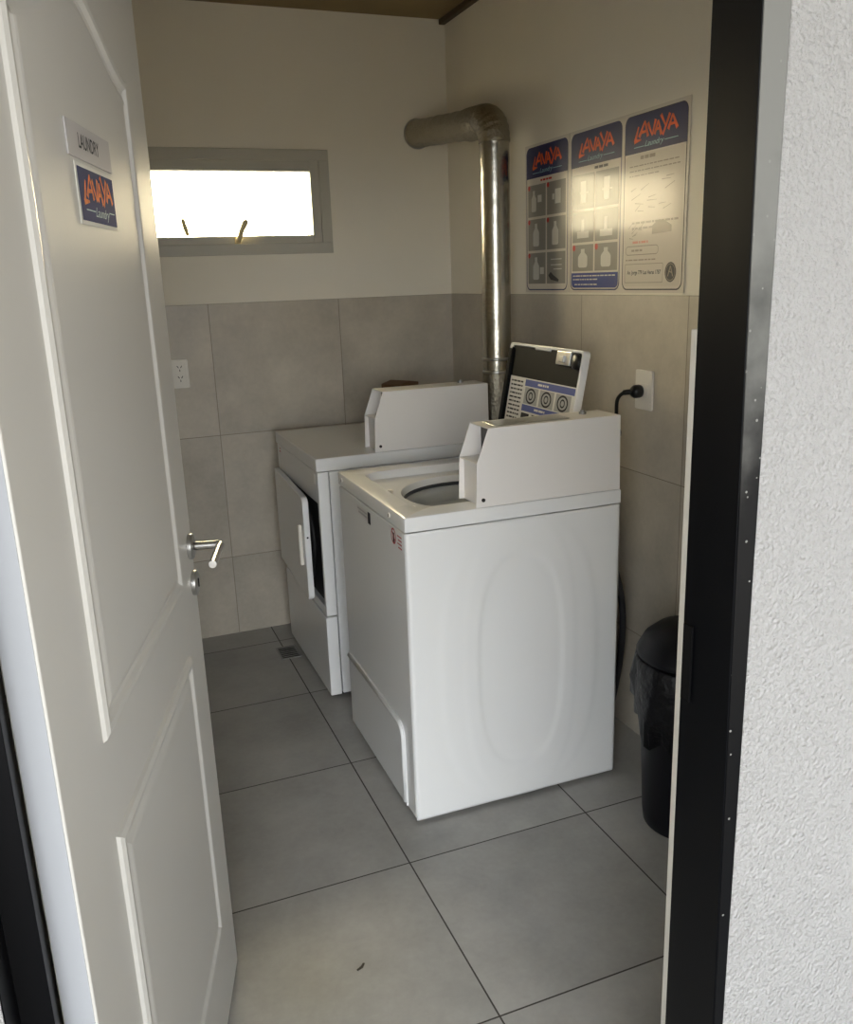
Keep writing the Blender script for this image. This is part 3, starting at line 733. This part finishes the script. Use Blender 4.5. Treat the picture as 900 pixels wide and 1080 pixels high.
# brown carton standing on the dryer behind its coin box
def carton():
    r = empty('brown_box', (-.420, -.40, .9622), math.radians(32))
    tag(r, 'small dark brown carton on the dryer, peeping over its coin box', 'box')
    obj('carton', boxes((-.065, .065, -.05, .05, 0, .195)), 'cardboard', r, bevel=.002)
    bm = bmesh.new(); prism(bm, [(-.065, .195), (.065, .195), (.0, .206)], 'y', -.05, .05); obj('lid_flap', bm, 'cardboard', r)
carton()

# ------------------------------------------------------------------ vent duct
def duct():
    r = empty('vent_duct', (-.13, -.745, 0))
    tag(r, 'silver foil vent duct rising behind the dryer and bending into the back wall', 'duct')
    R = .056; e = 2.150
    def seg(name, path, rad, m, n=36): return obj(name, tube(path, rad, n, caps=False), m, r, smooth=True)
    p = [(0, 0, .22+k*(e-.09-.22)/60) for k in range(61)]
    seg('vertical_pipe', p, [R*(1+.012*math.sin(k*2.3)) for k in range(61)], 'foil')
    for z in (1.215, 1.265):
        seg('joint_band', [(0, 0, z-.006), (0, 0, z-.004), (0, 0, z+.004), (0, 0, z+.006)], [R*1.0, R*1.06, R*1.06, R*1.0], 'chrome')
    seg('lower_sleeve', [(0, 0, .90), (0, 0, 1.21)], R*1.07, 'foil_w')
    el = []
    for k in range(25):
        a = .5*PI*k/24; el.append((0, .09-.09*math.cos(a), e-.09+.09*math.sin(a)))
    for k in range(1, 13): el.append((-.002, .09+.012*k, e+.0005*k))
    seg('crimped_elbow', el, [R*(1.05+.035*math.sin(k*1.9)+.02*math.sin(k*4.1)) for k in range(len(el))], 'foil_w')
    hz = [(-.002-.016*t, .21+t*(.742-.21), e+.006+.046*t) for t in [k/30 for k in range(31)]]
    seg('horizontal_pipe', hz, [R*(1.0+.02*math.sin(k*1.3)+.015*math.sin(k*.5)) for k in range(31)], 'foil_w')
    seg('wall_collar', [(-.018, .735, e+.052), (-.018, .741, e+.052), (-.018, .7448, e+.052)], [R*1.02, R*1.14, R*1.10], 'chrome')
    obj('inlet_elbow', tube(spline([(-.098, 0, .13), (-.07, 0, .132), (-.03, 0, .155), (-.004, 0, .20), (0, 0, .24)], 6), R*.75, 28, caps=False), 'foil_w', r, smooth=True)
duct()

# ------------------------------------------------------------------ sockets, cord, hose, drain, bin
def socket(name_root, origin, X, w, h, label, used):
    r = frame_empty('wall_socket', origin, X, (0, 0, 1))
    tag(r, label, 'wall socket', 'white wall sockets')
    bm = bmesh.new(); prism(bm, rrect(-w/2, w/2, 0, h, .006, 4), 'z', 0, .009); obj('cover_plate', bm, 'white_pl', r, bevel=.002)
    for cy in ((h*.34, h*.70) if not used else (h*.5,)):
        bm = bmesh.new(); prism(bm, rrect(-w*.30, w*.30, cy-.021, cy+.021, .004, 4), 'z', .009, .0105); m = obj('outlet_module', bm, 'white_pl', r, bevel=.0008)
        if not used:
            b = bmesh.new()
            stroke(b, (-.010, cy+.010), (-.004, cy+.001), .003, .003, .011); stroke(b, (.010, cy+.010), (.004, cy+.001), .003, .003, .011); stroke(b, (0, cy-.014), (0, cy-.005), .003, .003, .011)
            flat('pin_slots', b, 'dark', m)
socket('r', (-.002, -1.556, 1.151), (0, -1, 0), .088, .126, 'white wall socket on the right wall with a black plug in it', True)
socket('l', (-1.279, -.002, 1.161), (1, 0, 0), .074, .122, 'white double wall socket on the back wall, partly behind the open door', False)

def cord():
    r = empty('power_cord', (-.03, -1.545, 1.21))
    tag(r, 'black power cord and plug running from the right wall socket behind the washer', 'cord')
    bm = lathe([(.0195, -.0155), (.021, -.010), (.021, .006), (.016, .014), (.008, .018)], 24, cap0=True, cap1=True)
    for v in bm.verts: v.co = Vector((-v.co.z, v.co.x, v.co.y))
    obj('plug', bm, 'black_pl', r, smooth=True)
    w = [(-.012, .006, 0), (-.030, .028, -.006), (-.035, .052, -.030), (-.028, .066, -.075), (-.026, .070, -.12), (-.040, .066, -.165), (-.055, .06, -.22), (-.07, .10, -.40), (-.085, .16, -.60)]
    w = [(x, y, z) for x, y, z in w]
    obj('cable', tube(spline(w, 8), [.0085]*8+[.006]*(len(spline(w, 8))-8), 12), 'rubber', r, smooth=True)
    bm = tube(spline([(-.028, .062, -.125), (-.026, .05, -.132), (-.030, .045, -.145), (-.036, .056, -.16), (-.042, .064, -.175)], 5), .006, 10); obj('cable_loop', bm, 'rubber', r, smooth=True)
cord()
def hose():
    bm = tube(spline([(-.165, -1.50, .85), (-.13, -1.56, .70), (-.10, -1.60, .52), (-.09, -1.58, .30), (-.10, -1.52, .012)], 10), [.011]*41, 14)
    o = obj('drain_hose', bm, mat('dark_hose', (30, 30, 34), .45), None, smooth=True)
    tag(o, 'dark grey drain hose hanging in the gap behind the washer', 'hose')
hose()
def drain():
    r = empty('floor_drain', (-.975, -.333, 0)); tag(r, 'square dark metal floor drain grate beside the dryer', 'floor drain')
    a, b = .045, .066
    obj('rim', boxes((-a, a, -b, -b+.008, 0, .003), (-a, a, b-.008, b, 0, .003), (-a, -a+.008, -b+.008, b-.008, 0, .003), (a-.008, a, -b+.008, b-.008, 0, .003)), 'steel', r)
    obj('pit', boxes((-a+.008, a-.008, -b+.008, b-.008, .0002, .0008)), 'dark', r)
    for k in range(6):
        y = -b+.020+k*.0184
        obj('bar', boxes((-a+.008, a-.008, y, y+.006, .0008, .0028)), 'steel', r)
drain()
def bin_():
    r = empty('rubbish_bin', (-.168, -2.045, 0)); tag(r, 'black rubbish bin with a bag folded over its rim, behind the door frame', 'bin')
    obj('bucket', lathe([(.112, 0), (.118, .006), (.122, .04), (.142, .50), (.148, .51), (.146, .515)], 44, cap0=True), 'binp', r, smooth=True)
    rnd = [random.random() for _ in range(64)]
    def wob(a, i):
        if i < 3: return 1+.006*math.sin(9*a)
        return 1+.03*math.sin(7*a+i)+.025*math.sin(13*a+2*i)+.015*rnd[int(a/(2*PI)*64) % 64]
    bm = lathe([(.138, .520), (.150, .535), (.156, .525), (.160, .46), (.160, .40), (.157, .345)], 64, fn=wob)
    for v in bm.verts:
        if v.co.z < .36: v.co.z += .05*math.sin(3*math.atan2(v.co.y, v.co.x)+.5)+.02*math.sin(11*math.atan2(v.co.y, v.co.x))
    o = obj('bin_bag', bm, 'bag', r, smooth=True)
    md = o.modifiers.new('thick', 'SOLIDIFY'); md.thickness = .002
    obj('lid', lathe([(.150, .535), (.153, .545), (.148, .555), (.132, .585), (.10, .612), (.06, .627), (.0005, .632)], 44), 'binp', r, smooth=True)
bin_()
def scrap():
    bm = bmesh.new()
    prism(bm, [(0, 0), (.014, .005), (.022, .016), (.018, .018), (.010, .010), (-.002, .004)], 'z', 0, .0015)
    o = obj('leaf_scrap', bm, 'scrap', None); o.location = (-1.235, -2.215, .0002); tag(o, 'tiny dark scrap of leaf on the floor tile near the doorway', 'leaf scrap')
scrap()

# ------------------------------------------------------------------ light: sky outside the door and behind the window
def world():
    w = bpy.data.worlds.new('sky'); SC.world = w; w.use_nodes = True
    nt = w.node_tree; N = nt.nodes; L = nt.links; bg = N['Background']
    tc = N.new('ShaderNodeTexCoord'); sep = N.new('ShaderNodeSeparateXYZ'); L.new(tc.outputs['Generated'], sep.inputs[0])
    dot = N.new('ShaderNodeVectorMath'); dot.operation = 'DOT_PRODUCT'; L.new(tc.outputs['Generated'], dot.inputs[0]); dot.inputs[1].default_value = Vector((.25, .93, .20)).normalized()
    mr = N.new('ShaderNodeMapRange'); mr.interpolation_type = 'SMOOTHSTEP'
    mr.inputs['From Min'].default_value = .35; mr.inputs['From Max'].default_value = .85; L.new(dot.outputs['Value'], mr.inputs['Value'])
    ramp = N.new('ShaderNodeMapRange'); ramp.inputs['From Min'].default_value = -.1; ramp.inputs['From Max'].default_value = .9
    L.new(sep.outputs[2], ramp.inputs['Value'])
    m1 = N.new('ShaderNodeMix'); m1.data_type = 'RGBA'; L.new(ramp.outputs[0], m1.inputs['Factor'])
    m1.inputs[6].default_value = (SKY*.97, SKY*1.0, SKY*1.03, 1); m1.inputs[7].default_value = (SKY*.40, SKY*.42, SKY*.46, 1)
    m2 = N.new('ShaderNodeMix'); m2.data_type = 'RGBA'; L.new(mr.outputs[0], m2.inputs['Factor'])
    L.new(m1.outputs[2], m2.inputs[6]); m2.inputs[7].default_value = (GLOW, GLOW*.85, GLOW*.54, 1)
    d2 = N.new('ShaderNodeVectorMath'); d2.operation = 'DOT_PRODUCT'; L.new(tc.outputs['Generated'], d2.inputs[0]); d2.inputs[1].default_value = Vector(FRONT_DIR).normalized()
    r2 = N.new('ShaderNodeMapRange'); r2.interpolation_type = 'SMOOTHSTEP'
    r2.inputs['From Min'].default_value = .80; r2.inputs['From Max'].default_value = .97; L.new(d2.outputs['Value'], r2.inputs['Value'])
    m3 = N.new('ShaderNodeMix'); m3.data_type = 'RGBA'; L.new(r2.outputs[0], m3.inputs['Factor'])
    L.new(m2.outputs[2], m3.inputs[6]); m3.inputs[7].default_value = (FRONT*.97, FRONT, FRONT*1.03, 1)
    lo = N.new('ShaderNodeMapRange'); lo.inputs['From Min'].default_value = .0; lo.inputs['From Max'].default_value = -.04; L.new(sep.outputs[2], lo.inputs['Value'])
    m4 = N.new('ShaderNodeMix'); m4.data_type = 'RGBA'; L.new(lo.outputs[0], m4.inputs['Factor'])
    L.new(m3.outputs[2], m4.inputs[6]); m4.inputs[7].default_value = (GROUND, GROUND*.97, GROUND*.91, 1)
    L.new(m4.outputs[2], bg.inputs['Color']); bg.inputs['Strength'].default_value = 1
    w.cycles.sampling_method = 'MANUAL'; w.cycles.sample_map_resolution = 512
SKY = 0.6; GLOW = 42.0; FRONT = 6.5; GROUND = 2.1; FRONT_DIR = (-.36, -1, .30)
world()

# ------------------------------------------------------------------ camera
def camera():
    yaw, pitch, roll = [math.radians(a) for a in (-21.0401, 15.1361, -2.0554)]
    fw = Vector((-math.sin(yaw)*math.cos(pitch), math.cos(yaw)*math.cos(pitch), -math.sin(pitch)))
    rt = Vector((math.cos(yaw), math.sin(yaw), 0)); up = rt.cross(fw)
    r2 = rt*math.cos(roll)+up*math.sin(roll); u2 = -rt*math.sin(roll)+up*math.cos(roll)
    m = Matrix((r2, u2, -fw)).transposed().to_4x4(); m.translation = (-1.6573, -3.8747, 1.5829)
    c = bpy.data.cameras.new('camera'); c.sensor_fit = 'VERTICAL'; c.sensor_height = 36; c.lens = 912.4*36/1080; c.clip_start = .02
    o = bpy.data.objects.new('camera', c); COL.objects.link(o); o.matrix_world = m; SC.camera = o
camera()
SC.view_settings.view_transform = 'Standard'; SC.view_settings.look = 'None'
SC.view_settings.exposure = .42; SC.view_settings.gamma = 1; SC.view_settings.use_curve_mapping = False
SC.cycles.use_denoising = True
SC.cycles.max_bounces = 10; SC.cycles.diffuse_bounces = 6
